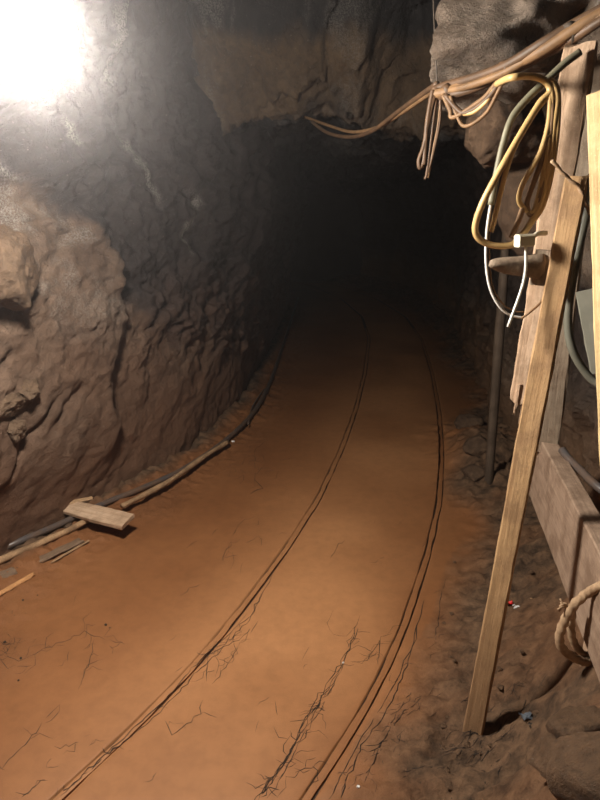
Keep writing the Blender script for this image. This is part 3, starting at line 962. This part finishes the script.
# litter
def litter(u, v, name, label, mats, seed, s):
    g = PZ(u, v, 0)
    for _ in range(4): g = PZ(u, v, fz(g.x, g.y))
    root = empty(name, g)
    r = random.Random(seed)
    for (mt, dx, dy, sc, pn) in mats:
        V, Fc = [], []
        n_ = 5
        for i in range(n_):
            for j in range(n_):
                V.append((dx + (i / (n_ - 1) - .5) * sc + r.uniform(-1, 1) * sc * .12, dy + (j / (n_ - 1) - .5) * sc * .7 + r.uniform(-1, 1) * sc * .12, .006 + r.uniform(0, 1) * sc * .45))
        for i in range(n_ - 1):
            for j in range(n_ - 1):
                a = i * n_ + j
                Fc.append((a, a + n_, a + n_ + 1, a + 1))
        o = mesh_obj(pn, V, Fc, mt, root, False)
    tag(root, label, 'litter')


litter(512, 607, 'litter_wrapper', 'small red and white wrapper on the earth bank', [(M_RED, -.006, .010, .024, 'red_end'), (M_PAPER, .012, -.010, .022, 'white_end')], 3, .03)
litter(526, 722, 'foil_scrap', 'crumpled bluish foil scrap on the earth bank', [(M_FOIL, 0, .01, .030, 'foil'), (M_TAPE, .012, -.025, .03, 'dark_fold')], 5, .03)
litter(531, 600, 'paper_bit', 'tiny pale paper bit beside the wrapper', [(M_STICK, 0, 0, .009, 'paper')], 9, .01)

# ------------------------------------------------------------------ fine dark strands over the mud (too many to count)
rt = random.Random(21)
SV, SF = [], []
def strand(pix, r_):
    pts = []
    for (u, v) in pix:
        g = PZ(u, v, 0)
        if g.y > 7 or abs(g.x) > 1.6: continue
        pts.append(Vector((g.x, g.y, fz(g.x, g.y) + r_ * .25)))
    if len(pts) < 2: return
    b0 = len(SV)
    for i, p in enumerate(pts):
        t = (pts[min(i + 1, len(pts) - 1)] - pts[max(i - 1, 0)])
        s = Vector((-t.y, t.x, 0))
        if s.length < 1e-6: s = Vector((1, 0, 0))
        s.normalize()
        w = r_ * (.5 + rt.random() * .8) * (1.0 if i not in (0, len(pts) - 1) else .3)
        SV.extend([p - s * w, p + Vector((0, 0, w * .9)), p + s * w])
    for i in range(len(pts) - 1):
        a = b0 + i * 3
        SF.append((a, a + 3, a + 4, a + 1)); SF.append((a + 1, a + 4, a + 5, a + 2))


def wander(px, jit, r_, step=5, branch=.12, depth=0):
    out = []
    for (a, b) in zip(px[:-1], px[1:]):
        L = math.hypot(b[0] - a[0], b[1] - a[1])
        m = max(2, int(L / step))
        for i in range(m):
            t = i / m
            out.append((a[0] + (b[0] - a[0]) * t + rt.gauss(0, jit), a[1] + (b[1] - a[1]) * t + rt.gauss(0, jit)))
    out.append(px[-1])
    # break it into runs so it is patchy
    run = []
    for p in out:
        run.append(p)
        if rt.random() < .05 and len(run) > 2:
            strand(run, r_); run = []
        if depth < 2 and rt.random() < branch:
            an = -.9 + rt.choice((0, math.pi)) + rt.gauss(0, .45 if not depth else .7)
            ln = rt.uniform(8, 26)
            q_ = [p, (p[0] + ln * .5 * math.cos(an), p[1] + ln * .5 * math.sin(an)), (p[0] + ln * math.cos(an + .5), p[1] + ln * math.sin(an + .5))]
            wander(q_, jit * .9, r_ * .75, step, branch * .7, depth + 1)
    strand(run, r_)


R1 = .0011
wander([(258, 800), (290, 752), (305, 720), (330, 690), (345, 662), (355, 632)], .9, R1 * 1.3, 5, .22)
wander([(262, 796), (288, 758), (308, 712), (326, 684), (348, 650), (358, 628)], 1.1, R1 * 1.2, 5, .15)
wander([(262, 800), (296, 745), (318, 705), (340, 668), (352, 640), (360, 615)], 1.0, R1, 6, .18)
wander([(268, 800), (292, 760), (312, 722), (331, 690)], 1.0, R1, 6, .18)
wander([(60, 796), (112, 748), (165, 700), (205, 655), (255, 612), (272, 575)], .8, R1 * 1.2, 6, .08)
wander([(330, 800), (360, 740), (392, 690), (415, 640), (424, 600)], .7, R1 * 1.2, 6, .06)
wander([(250, 806), (275, 775), (300, 735), (322, 695), (340, 670)], 1.1, R1 * 1.2, 5, .2)
wander([(295, 772), (315, 766), (318, 775), (305, 790)], 1.2, R1, 5, .3)
wander([(340, 800), (352, 770), (362, 745), (385, 715), (398, 690), (408, 660), (418, 622)], .8, R1 * 1.5, 6, .05)
wander([(365, 785), (385, 740), (400, 710), (412, 690)], .9, R1, 5, .3)
wander([(392, 728), (405, 712), (425, 700)], .9, R1, 5, .3)
wander([(430, 662), (436, 640), (440, 610), (442, 590)], .9, R1, 5, .3)
wander([(368, 660), (380, 640), (378, 665)], 1.0, R1, 5, .3)
wander([(62, 792), (110, 752), (150, 722), (190, 680), (225, 645), (250, 620), (262, 592)], 1.2, R1 * 1.2, 5, .10)
wander([(205, 680), (210, 655), (240, 640), (250, 628), (238, 648), (212, 684)], 1.2, R1, 5, .3)
wander([(165, 722), (172, 735), (200, 715), (203, 700)], 1.2, R1, 5, .2)
wander([(30, 655), (60, 642), (85, 632), (105, 640), (125, 645)], .9, R1, 5, .25)
wander([(95, 640), (90, 662), (78, 690)], .9, R1, 5, .2)
wander([(0, 768), (25, 745), (50, 715), (60, 705)], .9, R1, 5, .2)
wander([(55, 748), (75, 745), (90, 735)], 1.4, R1, 5, .2)
wander([(20, 798), (45, 780)], 1.2, R1, 5, .1)
wander([(180, 595), (190, 588), (200, 583)], 1.0, R1, 4, .1)
wander([(222, 560), (230, 540), (240, 525)], 1.2, R1, 4, .3)
wander([(250, 495), (262, 488), (255, 480)], 1.2, R1 * 1.6, 4, .3)
wander([(330, 560), (338, 546), (345, 540)], 1.0, R1, 4, .2)
for k_ in range(90):      # the dark tangle low on the left and by the pipe
    u, v = (rt.gauss(18, 16), rt.gauss(652, 14)) if k_ < 20 else ((rt.gauss(245, 18), rt.gauss(465, 10)) if k_ < 32 else (rt.gauss(478, 26), rt.gauss(760, 24)))
    an = rt.uniform(0, 3.14)
    ln = rt.uniform(6, 18)
    wander([(u, v), (u + ln * math.cos(an), v - ln * math.sin(an) * .7)], 1.2, R1, 4, .2, 1)
for k_ in range(40):
    u, v = rt.uniform(0, 440), rt.uniform(520, 800)
    an = rt.gauss(.9, .4)
    ln = rt.uniform(5, 16)
    wander([(u, v), (u + ln * math.cos(an), v - ln * math.sin(an))], .8, R1 * .75, 4, .1, 1)
o = mesh_obj('rootlet_strands', SV, SF, M_TWIG, None, False)
tag(o, 'fine dark wiry strands strewn over the orange mud', 'strands', kind='stuff')
